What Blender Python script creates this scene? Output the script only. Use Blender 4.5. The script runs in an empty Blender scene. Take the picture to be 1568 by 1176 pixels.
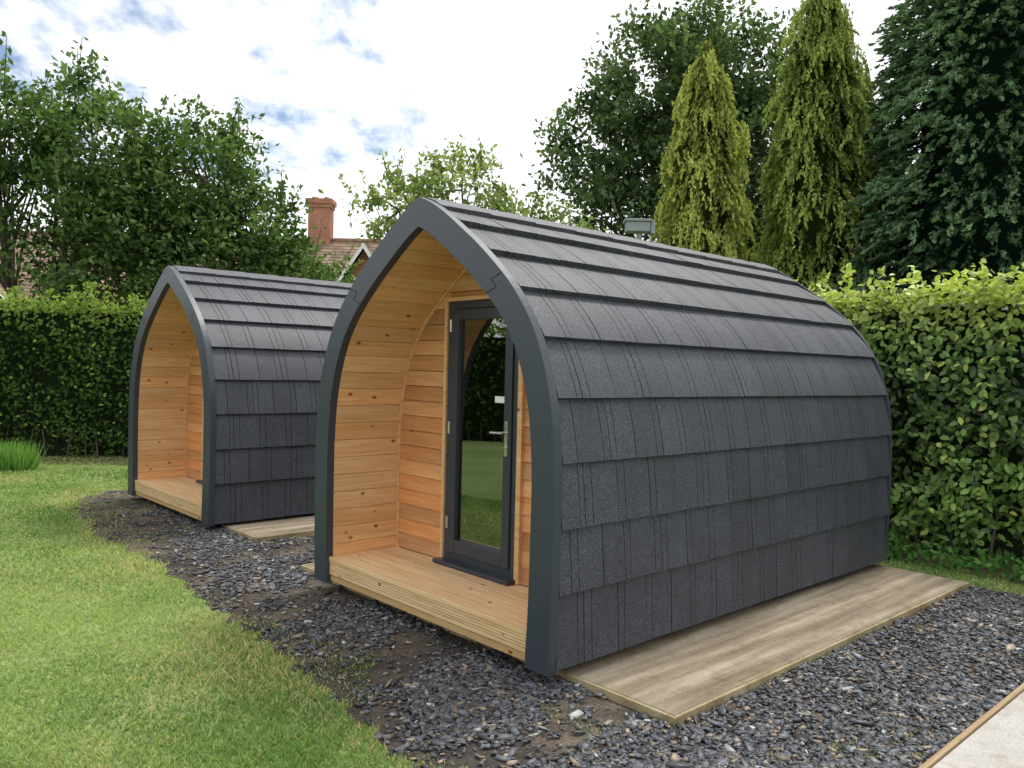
import bpy, math, random
import numpy as np
from mathutils import Vector, Matrix
random.seed(5); rng=np.random.default_rng(7)
scene=bpy.context.scene
scene.view_settings.view_transform='Standard'
scene.view_settings.look='None'; scene.view_settings.exposure=0; scene.view_settings.gamma=1
ZB=0.10
# surveyed camera and pod layout (metres; camera stands at the origin, looking along +Y)
F,PIT,ROL,H=1224.54,-.01836,-.0241,1.73474
X0,Y0,TH,W,L=.28138,4.28424,.74073,2.568,4.2158
O2=(.16203,5.0273,-.0265)
U=np.array([math.cos(TH),math.sin(TH)]); V=np.array([-U[1],U[0]]); P0=np.array([X0,Y0])
def uv(a,b): q=P0+a*U+b*V; return float(q[0]),float(q[1])
# ---------------------------------------------------------------- material helpers
def newmat(name):
    m=bpy.data.materials.new(name); m.use_nodes=True
    nt=m.node_tree; nt.nodes.clear()
    out=nt.nodes.new('ShaderNodeOutputMaterial')
    return m,nt,out
def noise(nt,vec,scale,detail=4,rough=.6):
    n=nt.nodes.new('ShaderNodeTexNoise'); n.inputs['Scale'].default_value=scale
    n.inputs['Detail'].default_value=detail; n.inputs['Roughness'].default_value=rough
    if vec is not None: nt.links.new(vec,n.inputs['Vector'])
    return n.outputs['Fac']
def ramp(nt,fac,stops):
    r=nt.nodes.new('ShaderNodeValToRGB'); e=r.color_ramp.elements
    while len(e)<len(stops): e.new(.5)
    for i,(pos,c) in enumerate(stops):
        e[i].position=pos; e[i].color=(c[0],c[1],c[2],1) if not isinstance(c,(int,float)) else (c,c,c,1)
    nt.links.new(fac,r.inputs['Fac']); return r.outputs['Color']
def mix(nt,a,b,fac,mode='MIX'):
    m=nt.nodes.new('ShaderNodeMix'); m.data_type='RGBA'; m.blend_type=mode
    for s,v in ((m.inputs[0],fac),(m.inputs[6],a),(m.inputs[7],b)):
        if isinstance(v,(int,float)): s.default_value=v
        elif isinstance(v,tuple): s.default_value=(v[0],v[1],v[2],1)
        else: nt.links.new(v,s)
    return m.outputs[2]
def coords(nt,scale=(1,1,1),kind='Object'):
    t=nt.nodes.new('ShaderNodeTexCoord'); m=nt.nodes.new('ShaderNodeMapping'); m.inputs['Scale'].default_value=scale
    nt.links.new(t.outputs[kind],m.inputs['Vector']); return m.outputs[0]
def attr(nt,name='Col'):
    a=nt.nodes.new('ShaderNodeAttribute'); a.attribute_name=name; return a.outputs['Color']
def principled(nt,out,col,rough=.7,spec=.5,metal=0,bump=None,bs=.3,bd=.01):
    b=nt.nodes.new('ShaderNodeBsdfPrincipled')
    if isinstance(col,tuple): b.inputs['Base Color'].default_value=(*col,1)
    else: nt.links.new(col,b.inputs['Base Color'])
    if isinstance(rough,(int,float)): b.inputs['Roughness'].default_value=rough
    else: nt.links.new(rough,b.inputs['Roughness'])
    b.inputs['Specular IOR Level'].default_value=spec; b.inputs['Metallic'].default_value=metal
    if bump is not None:
        n=nt.nodes.new('ShaderNodeBump'); n.inputs['Strength'].default_value=bs; n.inputs['Distance'].default_value=bd
        nt.links.new(bump,n.inputs['Height']); nt.links.new(n.outputs[0],b.inputs['Normal'])
    nt.links.new(b.outputs[0],out.inputs['Surface']); return b
def m_simple(name,col,rough=.6,spec=.5,metal=0,nscale=8,var=.15,bumps=0):
    m,nt,out=newmat(name); v=coords(nt)
    n=noise(nt,v,nscale)
    c=mix(nt,tuple(x*(1-var) for x in col),tuple(min(1,x*(1+var)) for x in col),n)
    principled(nt,out,c,rough,spec,metal,bump=n if bumps else None,bs=bumps); return m
def m_wood(name,scale,rough=.5):
    m,nt,out=newmat(name)
    v=coords(nt,scale); g=noise(nt,v,2.2,6,.65)
    v2=coords(nt,tuple(s*.35 for s in scale)); g2=noise(nt,v2,2.0,3)
    a=attr(nt)
    c=mix(nt,a,ramp(nt,g,[(.3,(.72,.58,.46)),(.62,(1.0,1.0,1.0))]),.75,'MULTIPLY')
    c=mix(nt,c,ramp(nt,g2,[(.3,(.86,.77,.68)),(.65,(1,1,1))]),.8,'MULTIPLY')
    kv=coords(nt,tuple(3.2 if s>5 else 1.9 for s in scale))
    vo=nt.nodes.new('ShaderNodeTexVoronoi'); vo.inputs['Scale'].default_value=2.2; nt.links.new(kv,vo.inputs['Vector'])
    k=ramp(nt,vo.outputs['Distance'],[(.05,(.32,.15,.07)),(.11,(1,1,1))])
    c=mix(nt,c,k,1.0,'MULTIPLY')
    principled(nt,out,c,rough,.35,bump=g,bs=.25,bd=.004); return m
def m_leaf(name,trans=.3,gloss=True,rough=.45,spec=.35):
    m,nt,out=newmat(name); a=attr(nt)
    if gloss: b=principled(nt,out,a,rough,spec)
    else:
        b=nt.nodes.new('ShaderNodeBsdfDiffuse'); nt.links.new(a,b.inputs['Color'])
    t=nt.nodes.new('ShaderNodeBsdfTranslucent')
    tc=mix(nt,a,(1.5,1.6,.5),.6,'MULTIPLY') ; nt.links.new(tc,t.inputs['Color'])
    ms=nt.nodes.new('ShaderNodeMixShader'); ms.inputs[0].default_value=trans
    nt.links.new(b.outputs[0],ms.inputs[1]); nt.links.new(t.outputs[0],ms.inputs[2]); nt.links.new(ms.outputs[0],out.inputs['Surface'])
    return m
# ---------------------------------------------------------------- mesh builder
class MB:
    def __init__(s): s.v=[];s.f=[];s.c=[];s.m=[]
    def add(s,vs,fs,col=(1,1,1),mi=0):
        o=len(s.v); s.v+= [tuple(map(float,v)) for v in vs]; s.c+=[col]*len(vs)
        for f in fs: s.f.append([o+i for i in f]); s.m.append(mi)
    def box(s,x0,x1,y0,y1,z0,z1,col=(1,1,1),mi=0):
        s.add([(x0,y0,z0),(x1,y0,z0),(x1,y1,z0),(x0,y1,z0),(x0,y0,z1),(x1,y0,z1),(x1,y1,z1),(x0,y1,z1)],
              [(0,3,2,1),(4,5,6,7),(0,1,5,4),(1,2,6,5),(2,3,7,6),(3,0,4,7)],col,mi)
    def prism_x(s,poly,x0,x1,col=(1,1,1),mi=0):
        n=len(poly); vs=[(x0,y,z) for y,z in poly]+[(x1,y,z) for y,z in poly]
        fs=[tuple(range(n)),tuple(range(2*n-1,n-1,-1))]+[(i,i+n,(i+1)%n+n,(i+1)%n) for i in range(n)]
        s.add(vs,fs,col,mi)
    def cyl(s,a,b,r0,r1,col=(1,1,1),n=10,mi=0):
        a=Vector(a);b=Vector(b);d=(b-a).normalized(); x=d.orthogonal().normalized(); y=d.cross(x)
        vs=[];
        for c,r in ((a,r0),(b,r1)):
            for i in range(n):
                t=2*math.pi*i/n; vs.append(tuple(c+x*(r*math.cos(t))+y*(r*math.sin(t))))
        fs=[(i,(i+1)%n,(i+1)%n+n,i+n) for i in range(n)]+[tuple(range(n-1,-1,-1)),tuple(range(n,2*n))]
        s.add(vs,fs,col,mi)
    def mesh(s,name,mats,recalc=True):
        me=bpy.data.meshes.new(name); me.from_pydata(s.v,[],s.f)
        for m in mats: me.materials.append(m)
        me.polygons.foreach_set('material_index',s.m)
        a=me.color_attributes.new('Col','FLOAT_COLOR','POINT')
        a.data.foreach_set('color',np.array([(*c,1) for c in s.c],dtype=np.float32).ravel())
        if recalc:
            import bmesh
            bm=bmesh.new(); bm.from_mesh(me); bmesh.ops.recalc_face_normals(bm,faces=bm.faces); bm.to_mesh(me); bm.free()
        me.update(); return me
    def obj(s,name,mats,parent=None,bevel=0,recalc=True):
        me=s.mesh(name,mats,recalc); o=bpy.data.objects.new(name,me); scene.collection.objects.link(o)
        if parent: o.parent=parent
        if bevel:
            b=o.modifiers.new('bevel','BEVEL'); b.width=bevel; b.segments=2; b.limit_method='ANGLE'
        return o
def empty(name,loc=(0,0,0),rz=0):
    e=bpy.data.objects.new(name,None); e.empty_display_size=.3; scene.collection.objects.link(e)
    e.location=loc; e.rotation_euler=(0,0,rz); return e
def leafmesh(name,C,A,B,ln,wd,col,mat,parent=None,tmpl=None,fold=0.0):
    if tmpl is None: tmpl=[(-1,0),(-.1,1),(1,0),(-.1,-1)]
    T=np.array(tmpl,dtype=np.float64); K=len(T); n=len(C)
    A=A/np.linalg.norm(A,axis=1,keepdims=True)
    B=B-(B*A).sum(1,keepdims=True)*A; B/=np.linalg.norm(B,axis=1,keepdims=True)+1e-9
    Nn=np.cross(A,B)
    ln=np.broadcast_to(ln,(n,)); wd=np.broadcast_to(wd,(n,))
    v=C[:,None,:]+A[:,None,:]*(T[None,:,0:1]*(ln*.5)[:,None,None])+B[:,None,:]*(T[None,:,1:2]*(wd*.5)[:,None,None])+Nn[:,None,:]*(np.abs(T[None,:,1:2])*(wd*fold)[:,None,None])
    me=bpy.data.meshes.new(name)
    me.vertices.add(n*K); me.vertices.foreach_set('co',v.astype(np.float32).ravel())
    me.loops.add(n*K); me.loops.foreach_set('vertex_index',np.arange(n*K,dtype=np.int32))
    me.polygons.add(n); me.polygons.foreach_set('loop_start',np.arange(0,n*K,K,dtype=np.int32))
    me.polygons.foreach_set('loop_total',np.full(n,K,dtype=np.int32))
    a=me.color_attributes.new('Col','FLOAT_COLOR','POINT')
    cc=np.concatenate([col,np.ones((n,1))],1); a.data.foreach_set('color',np.repeat(cc,K,axis=0).astype(np.float32).ravel())
    me.materials.append(mat); me.update(); me.validate()
    o=bpy.data.objects.new(name,me); scene.collection.objects.link(o)
    if parent: o.parent=parent
    return o
def rdir(n):
    d=rng.normal(size=(n,3)); return d/np.linalg.norm(d,axis=1,keepdims=True)
def vnoise(x,y,s,seed=0):
    r=np.random.default_rng(seed); t=0
    for k in range(6):
        a=r.uniform(0,6.28); ph=r.uniform(0,6.28); fr=s*r.uniform(.5,1.9)
        t=t+np.sin((x*math.cos(a)+y*math.sin(a))*fr+ph)
    return t/6*1.6
# ---------------------------------------------------------------- materials
M_band=m_simple('painted_fascia',(.038,.049,.064),.42,.5,nscale=30,var=.1)
M_frame=m_simple('upvc_frame',(.034,.042,.056),.35,.5,var=.06)
M_dark=m_simple('dark_underlay',(.010,.010,.012),.9,.1)
def mk_tile():
    m,nt,out=newmat('felt_tile'); a=attr(nt); v=coords(nt)
    n=noise(nt,v,110,3,.8); n2=noise(nt,v,3,4)
    c=mix(nt,a,ramp(nt,n,[(.36,(.4,.4,.42)),(.5,(.9,.9,.9)),(.64,(2.4,2.4,2.5))]),1,'MULTIPLY')
    c=mix(nt,c,ramp(nt,n2,[(.3,(.82,.82,.82)),(.7,(1.14,1.14,1.14))]),1,'MULTIPLY')
    principled(nt,out,c,.55,.6,bump=n,bs=.6,bd=.006); return m
M_tile=mk_tile()
M_woodx=m_wood('pine_lining',(1.2,22,22)); M_woody=m_wood('cedar_cladding',(22,1.2,22))
M_glass,nt,out=newmat('door_glass')
g=nt.nodes.new('ShaderNodeBsdfGlossy'); g.inputs['Roughness'].default_value=.01; g.inputs['Color'].default_value=(.9,.95,.93,1)
t=nt.nodes.new('ShaderNodeBsdfTransparent'); t.inputs['Color'].default_value=(.45,.5,.48,1)
lw=nt.nodes.new('ShaderNodeFresnel'); lw.inputs['IOR'].default_value=3.0
ms=nt.nodes.new('ShaderNodeMixShader'); nt.links.new(lw.outputs[0],ms.inputs[0]); nt.links.new(t.outputs[0],ms.inputs[1]); nt.links.new(g.outputs[0],ms.inputs[2]); nt.links.new(ms.outputs[0],out.inputs['Surface'])
M_metal=m_simple('brushed_metal',(.6,.6,.6),.3,.5,1)
M_white=m_simple('white_label',(.8,.8,.8),.5)
M_leaf=m_leaf('tree_leaf',.32,False); M_hleaf=m_leaf('hedge_leaf',.28,True,.40,.45); M_grass=m_leaf('grass_blade',.42,False); M_needle=m_leaf('conifer_spray',.2,False)
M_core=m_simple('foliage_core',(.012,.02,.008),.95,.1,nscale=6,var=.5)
M_bark=m_simple('bark',(.09,.075,.06),.9,.2,nscale=12,var=.4,bumps=.6)
def mk_ground():
    m,nt,out=newmat('lawn'); v=coords(nt)
    n1=noise(nt,v,.7,4); n2=noise(nt,v,28,5,.7)
    c=ramp(nt,n1,[(.3,(.16,.23,.08)),(.5,(.21,.28,.11)),(.7,(.30,.33,.17))])
    c=mix(nt,c,ramp(nt,n2,[(.3,(.6,.65,.55)),(.65,(1.1,1.1,1.0))]),1,'MULTIPLY')
    principled(nt,out,c,.9,.1,bump=n2,bs=.5,bd=.02); return m
M_ground=mk_ground()
def mk_gbed():
    m,nt,out=newmat('gravel_bed'); v=coords(nt)
    n1=noise(nt,v,1.6,5,.65); n2=noise(nt,v,60,3,.7)
    c=ramp(nt,n1,[(.35,(.05,.046,.043)),(.48,(.10,.082,.066)),(.6,(.17,.138,.105)),(.75,(.14,.14,.065))])
    c=mix(nt,c,ramp(nt,n2,[(.3,(.5,.5,.5)),(.7,(1.5,1.5,1.5))]),1,'MULTIPLY')
    principled(nt,out,c,.95,.2,bump=n2,bs=1,bd=.02); return m
M_gbed=mk_gbed()
def mk_conc(name,c0,c1,c2,s=1.5,streak=None):
    m,nt,out=newmat(name); v=coords(nt)
    n1=noise(nt,coords(nt,streak) if streak else v,s,6,.65); n2=noise(nt,v,90,3,.7); n3=noise(nt,v,9,5,.7)
    c=ramp(nt,n1,[(.3,c0),(.5,c1),(.7,c2)])
    c=mix(nt,c,ramp(nt,n2,[(.3,(.8,.8,.8)),(.7,(1.12,1.12,1.12))]),1,'MULTIPLY')
    c=mix(nt,c,ramp(nt,n3,[(.32,(.7,.66,.6)),(.5,(1,1,1))]),.8,'MULTIPLY')
    principled(nt,out,c,.85,.3,bump=n2,bs=.4,bd=.004); return m
M_slab=mk_conc('slab_concrete',(.15,.115,.08),(.27,.22,.155),(.44,.38,.29),1.6,(.35,5.5,1))
M_slabedge=mk_conc('slab_edge',(.2,.16,.08),(.36,.30,.17),(.46,.40,.27),5)
M_path=mk_conc('path_concrete',(.36,.34,.31),(.43,.41,.38),(.5,.48,.45))
M_stone,nt,out=newmat('slate_chip'); a=attr(nt)
principled(nt,out,a,.5,.5)
# ---------------------------------------------------------------- pod
HW=W/2; ZT=2.83
ctrl=[(HW-.02,ZB),(HW-.005,.45),(HW,.85),(HW-.004,1.22),(HW-.05,1.58),(HW-.17,1.92),(HW-.36,2.19),(HW-.63,2.43),(HW-.85,2.588),(.255,2.708),(.105,2.79),(0,ZT)]
def catmull(P,n=14):
    P=[np.array(q,float) for q in P]; P=[2*P[0]-P[1]]+P+[2*P[-1]-P[-2]]; out=[]
    for i in range(1,len(P)-2):
        for k in range(n):
            t=k/n; a,b,c,d=P[i-1],P[i],P[i+1],P[i+2]
            out.append(.5*((2*b)+(-a+c)*t+(2*a-5*b+4*c-d)*t*t+(-a+3*b-3*c+d)*t**3))
    out.append(P[-2]); return np.array(out)
PR=catmull(ctrl); seg=np.linalg.norm(np.diff(PR,axis=0),axis=1); S=np.concatenate([[0],np.cumsum(seg)]); STOT=S[-1]
def pp(s): return np.array([np.interp(s,S,PR[:,0]),np.interp(s,S,PR[:,1])])
def nn(s):
    a=pp(max(0,s-.06)); b=pp(min(STOT,s+.06)); d=b-a; d/=np.linalg.norm(d); return np.array([d[1],-d[0]])
NA=nn(STOT)
def off(s,o):
    q=pp(s)+nn(s)*o
    za=ZT+o/max(.5,NA[1])
    if q[0]<0 or s>=STOT-1e-6: q=np.array([0,za])
    return q
def full(o,ns=48):
    ss=np.linspace(0,STOT,ns); R=[off(s,o) for s in ss]
    pts=[(HW-a,z) for a,z in R]; pts+=[(HW+a,z) for a,z in R[-2::-1]]
    return pts
def arch(mb,oo,oi,x0,x1,col=(1,1,1),mi=0,ns=48,zfix=None):
    A=full(oo,ns);B=full(oi,ns); n=len(A)
    if zfix is not None:
        A[0]=(A[0][0],zfix);A[-1]=(A[-1][0],zfix);B[0]=(B[0][0],zfix);B[-1]=(B[-1][0],zfix)
    vs=[(x0,*q) for q in A]+[(x0,*q) for q in B]+[(x1,*q) for q in A]+[(x1,*q) for q in B]
    fs=[]
    for i in range(n-1):
        fs+=[(i,i+1,n+i+1,n+i),(2*n+i+1,2*n+i,3*n+i,3*n+i+1),(i+1,i,2*n+i,2*n+i+1),(n+i,n+i+1,3*n+i+1,3*n+i)]
    fs+=[(0,n,3*n,2*n),(n-1,2*n-1,4*n-1,3*n-1)]
    mb.add(vs,fs,col,mi)
ZD=.285; XP=.60; INN=-.17
pod_meshes=[]
def reg(mb,name,mats,bevel=0):
    me=mb.mesh(name,mats); pod_meshes.append((name,me,bevel))
mb=MB(); arch(mb,.004,-.175,-.06,.0,zfix=ZB-.01)
reg(mb,'front_fascia',[M_band],.004)
mb=MB()
for sj in (STOT*.70,):
    for sd in (1,-1):
        q0=off(sj,.003);q1=off(sj+.05,-.085);q2=off(sj-.02,-.09);q3=off(sj+.03,-.174)
        for a,b in ((q0,q1),(q1,q2),(q2,q3)):
            d=(b-a);d/=np.linalg.norm(d);pn=np.array([-d[1],d[0]])*.0018
            poly=[(HW-sd*(q[0]),q[1]) for q in (a+pn,b+pn,b-pn,a-pn)]
            mb.prism_x(poly,-.0615,-.0595)
reg(mb,'fascia_joints',[M_dark])
mb=MB()
for i in range(1,26):
    s=STOT*i/13 if i<13 else STOT*(26-i)/13
    for o in (-.045,-.135):
        q=off(min(s,STOT-.02),o); y_=HW-q[0] if i<13 else HW+q[0]
        mb.cyl((-.0595,y_,q[1]),(-.0618,y_,q[1]),.005,.005,n=8)
reg(mb,'fascia_screws',[M_frame])
mb=MB(); arch(mb,.0,-.12,L-.005,L+.035); reg(mb,'rear_fascia',[M_band])
mb=MB(); arch(mb,-.040,-.075,.0,L-.006); reg(mb,'shell',[M_dark])
mb=MB(); mb.prism_x(full(-.08,30),L-.06,L-.02); reg(mb,'rear_wall',[M_band])
# tiles
mb=MB(); rt=random.Random(14)
ridge_s=STOT-.06
bounds=[.008,.42]
while bounds[-1]+.356<ridge_s-.08: bounds.append(bounds[-1]+.356)
for sd in (1,-1):
    for ci,s0 in enumerate(bounds):
        s1=min((bounds[ci+1] if ci+1<len(bounds) else ridge_s)+.03,ridge_s)
        x=.003-rt.uniform(0,.17)
        while x<L-.01:
            w=rt.choice([.235,.25,.27,.29])+rt.uniform(-.012,.012)
            xa=max(x,.003); xb=min(x+w-.006,L-.008)
            if L-(x+w)<.08: xb=L-.008; w=9
            x+=w
            t=rt.uniform(.87,1.13); col=(.046*t,.050*t,.062*t)
            li=rt.uniform(-.002,.003); dz=rt.uniform(-.002,.001)
            gx=xa+(xb-xa)*rt.choice([.22,.78]) if xb-xa>.15 else None
            spans=[(xa,xb)] if gx is None else [(xa,gx-.0025),(gx+.0025,xb)]
            for (a,b) in spans:
                ns=9; vs=[]
                for j in range(ns):
                    fr=j/(ns-1); s=max(0,(s0+dz)+(s1-s0-dz)*fr)
                    lift=-.037+(.039+li)*(1-fr)+.006
                    q=off(s,lift); qb=off(s,-.040)
                    for (xx) in (a,b): vs.append((xx,HW-sd*q[0],q[1]))
                    for (xx) in (a,b): vs.append((xx,HW-sd*qb[0],qb[1]))
                fs=[]
                for j in range(ns-1):
                    o=4*j;p4=o+4
                    fs+=[(o,o+1,p4+1,p4),(o,p4,p4+2,o+2),(o+1,o+3,p4+3,p4+1),(o+2,p4+2,p4+3,o+3)]
                fs.append((0,2,3,1)); fs.append((4*ns-4,4*ns-3,4*ns-1,4*ns-2))
                mb.add(vs,fs,col)
x=.003
while x<L-.02:
    xb=min(x+.42,L-.008)
    for sd in (1,-1):
        vs=[]; ss=[STOT-.17,STOT-.09,STOT]
        for j,s in enumerate(ss):
            lo=.008+.004*(j>0)
            q=off(s,lo); qb=off(s,-.03)
            if j==2: q=np.array([0,ZT+.014]); qb=np.array([0,ZT-.04])
            vs+=[(x,HW-sd*q[0],q[1]),(xb-.006,HW-sd*q[0],q[1]+.006),(x,HW-sd*qb[0],qb[1]),(xb-.006,HW-sd*qb[0],qb[1])]
        fs=[]
        for j in range(2):
            o=4*j;p4=o+4
            fs+=[(o,o+1,p4+1,p4),(o,p4,p4+2,o+2),(o+1,o+3,p4+3,p4+1)]
        fs.append((0,2,3,1))
        t=rt.uniform(.9,1.1); mb.add(vs,fs,(.050*t,.054*t,.065*t))
    x=xb
reg(mb,'roof_tiles',[M_tile])
# porch lining
mb=MB(); rl=random.Random(8)
inner=np.array([off(s,INN) for s in np.linspace(0,STOT,220)])
ic=np.concatenate([[0],np.cumsum(np.linalg.norm(np.diff(inner,axis=0),axis=1))])
def ip(s): return np.array([np.interp(s,ic,inner[:,0]),np.interp(s,ic,inner[:,1])])
s=0
bw=.132
while s<ic[-1]-.01:
    e=min(s+bw,ic[-1])
    for sd in (1,-1):
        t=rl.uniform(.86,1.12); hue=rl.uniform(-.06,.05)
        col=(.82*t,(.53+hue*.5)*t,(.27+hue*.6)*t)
        a=ip(s+.0012); b=ip(e-.0012); d=b-a; d/=np.linalg.norm(d)+1e-9; nrm=np.array([d[1],-d[0]])
        a2=a+nrm*.014;b2=b+nrm*.014
        a3=a+d*.005-nrm*.003; b3=b-d*.005-nrm*.003
        poly=[(HW-sd*q[0],q[1]) for q in (a2,a,a3,b3,b,b2)]
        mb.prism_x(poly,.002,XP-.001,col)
    s=e
reg(mb,'porch_lining',[M_woodx])
mb=MB(); arch(mb,INN-.006,INN-.034,XP-.028,XP-.004,(.72,.46,.24)); reg(mb,'porch_trim',[M_woody])
mb=MB()
DY0,DY1,DZ1=.965,1.755,2.225
def hwi(z): return float(np.interp(z,inner[:,1],inner[:,0]))-.008
z=ZD+.005
def board(a0,b0,a1,b1,zl,zh):
    t=rl.uniform(.68,1.18); hue=rl.uniform(-.07,.06)
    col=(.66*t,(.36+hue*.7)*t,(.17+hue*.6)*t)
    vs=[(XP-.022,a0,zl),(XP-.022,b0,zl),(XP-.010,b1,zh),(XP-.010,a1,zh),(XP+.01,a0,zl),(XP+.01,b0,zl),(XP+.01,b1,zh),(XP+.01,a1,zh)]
    mb.add(vs,[(0,1,2,3),(5,4,7,6),(0,4,5,1),(3,2,6,7),(0,3,7,4),(1,5,6,2)],col)
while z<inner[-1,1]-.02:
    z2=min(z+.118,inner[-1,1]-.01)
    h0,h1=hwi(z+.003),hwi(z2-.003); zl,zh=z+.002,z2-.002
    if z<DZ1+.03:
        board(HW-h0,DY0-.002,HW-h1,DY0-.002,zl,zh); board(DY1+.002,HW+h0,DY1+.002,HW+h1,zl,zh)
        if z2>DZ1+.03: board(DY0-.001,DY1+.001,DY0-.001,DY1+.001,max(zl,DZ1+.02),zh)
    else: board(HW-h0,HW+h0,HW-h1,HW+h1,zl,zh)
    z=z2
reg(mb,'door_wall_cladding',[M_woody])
mb=MB(); ZS=1.5
def wallpart(ya,yb,za,zb): mb.box(XP+.012,XP+.05,ya,yb,za,zb)
wallpart(HW-hwi(1.0),DY0+.03,ZD,ZS); wallpart(DY1-.03,HW+hwi(1.0),ZD,ZS)
mbp=[(HW-hwi(ZS),ZS)]+[(HW-a,zz) for a,zz in inner[::6] if zz>ZS]+[(HW+a,zz) for a,zz in inner[::6][::-1] if zz>ZS]+[(HW+hwi(ZS),ZS)]
lft=[q for q in mbp if q[0]>=DY1-.03]; rgt=[q for q in mbp if q[0]<=DY0+.03]
zl=float(np.interp(abs(HW-(DY1-.03)),inner[::-1,0],inner[::-1,1])); zr=float(np.interp(abs(HW-(DY0+.03)),inner[::-1,0],inner[::-1,1]))
mb.prism_x([(DY1-.03,ZS),(DY1-.03,zl)]+lft,XP+.012,XP+.05)
mb.prism_x(rgt+[(DY0+.03,zr),(DY0+.03,ZS)],XP+.012,XP+.05)
mid=[q for q in mbp if DY0+.03<q[0]<DY1-.03 and q[1]>DZ1]
mb.prism_x([(DY0+.03,DZ1-.03),(DY0+.03,zr)]+mid+[(DY1-.03,zl),(DY1-.03,DZ1-.03)],XP+.012,XP+.05)
reg(mb,'door_wall_core',[M_dark])
mb=MB(); tc=(.76,.49,.26)
mb.box(XP-.045,XP+.01,DY0-.045,DY0,ZD+.003,DZ1,tc); mb.box(XP-.045,XP+.01,DY1,DY1+.03,ZD+.003,DZ1,tc); mb.box(XP-.047,XP+.01,DY0-.045,DY1+.03,DZ1,DZ1+.03,tc)
reg(mb,'door_trim',[M_woody],.003)
mb=MB(); g=.003
def framebox(x0,x1,ya,yb,za,zb,w,wb=None):
    wb=wb or w
    mb.box(x0,x1,ya,ya+w,za,zb); mb.box(x0,x1,yb-w,yb,za,zb); mb.box(x0+.001,x1-.001,ya+w,yb-w,zb-w,zb); mb.box(x0+.001,x1-.001,ya+w,yb-w,za,za+wb)
framebox(XP-.03,XP+.05,DY0+g,DY1-g,ZD+.03,DZ1-g,.055)
framebox(XP-.045,XP+.03,DY0+.06,DY1-.06,ZD+.087,DZ1-.062,.075,.10)
mb.box(XP-.12,XP+.04,DY0-.02,DY1+.02,ZD+.004,ZD+.032)
reg(mb,'door_frame',[M_frame],.004)
mb=MB(); gy0,gy1,gz0,gz1=DY0+.133,DY1-.133,ZD+.186,DZ1-.136
mb.add([(XP-.012,gy0,gz0),(XP-.012,gy1,gz0),(XP-.012,gy1,gz1),(XP-.012,gy0,gz1)],[(0,3,2,1)]); 
me=mb.mesh('door_glass',[M_glass],False); pod_meshes.append(('door_glass',me,0))
mb=MB(); mb.box(XP-.016,XP-.0135,gy0+.03,gy0+.13,1.50,1.545); reg(mb,'window_label',[M_white])
mb=MB(); hy=DY0+.10
mb.box(XP-.053,XP-.044,hy-.016,hy+.016,1.14,1.38); mb.cyl((XP-.05,hy,1.30),(XP-.095,hy,1.30),.009,.009); mb.cyl((XP-.09,hy-.005,1.30),(XP-.09,hy+.12,1.295),.010,.009)
mb.cyl((XP-.05,hy,1.20),(XP-.06,hy,1.20),.012,.012)
for zz in (.55,1.25,2.0): mb.cyl((XP-.05,DY1-.058,zz),(XP-.05,DY1-.058,zz+.09),.011,.011)
reg(mb,'door_handle_and_hinges',[M_metal])
mb=MB(); za=inner[-1,1]
mb.cyl((.2,HW,za+.01),(.2,HW,za-.05),.035,.03); mb.box(.16,.28,HW-.03,HW+.03,za-.085,za-.05)
reg(mb,'porch_light',[M_white],.004)
mb=MB(); hwd=hwi(.4)-.004; x=.0
while x<XP-.03:
    t=rl.uniform(.88,1.1); mb.box(x+.002,min(x+.118,XP-.014),HW-hwd,HW+hwd,ZD-.03,ZD,(.82*t,.61*t,.36*t)); x+=.12
yA,yB=HW-hwi(.25)+.002-.012,HW+hwi(.25)+.01
for i,(za_,zb_) in enumerate([(.155,.178),(.182,.196),(.200,.214),(.218,.232),(.236,.2545)]):
    mb.box(-.030,-.001,yA,yB,za_,zb_,(.76,.58,.33))
mb.box(-.024,-.003,yA+.001,yB-.001,.15,.25,(.45,.3,.14))
mb.box(-.034,.0,yA,yB,.257,ZD+.001,(.80,.60,.35))
mb.box(-.02,-.004,yA,yB,.105,.148,(.58,.42,.2))
reg(mb,'deck',[M_woody],.002)
mb=MB(); mb.box(.02,L-.07,.09,W-.09,.185,.25)
for yb_ in (.14,W/2,W-.2): mb.box(.1,L-.1,yb_,yb_+.09,.052,.184)
reg(mb,'underframe',[M_dark])
mb=MB(); mb.box(XP+.06,L-.08,.13,W-.13,.252,.28,(.3,.2,.1)); mb.box(2.4,L-.2,.3,W-.3,.281,.75,(.25,.25,.28)); 
reg(mb,'floor_and_bed',[M_woody])
mb=MB(); arch(mb,-.08,-.1,XP+.06,L-.07,(.45,.27,.13)); reg(mb,'interior_lining',[M_woodx])
def place_pod(loc):
    e=empty('camping_pod',loc,TH)
    for nme,me,bv in pod_meshes:
        o=bpy.data.objects.new(nme,me); scene.collection.objects.link(o); o.parent=e
        if bv:
            b=o.modifiers.new('bevel','BEVEL'); b.width=bv; b.segments=2; b.limit_method='ANGLE'
    return e
place_pod((X0,Y0,0)); x2,y2=uv(O2[0],O2[1]); place_pod((x2,y2,O2[2]))
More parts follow.
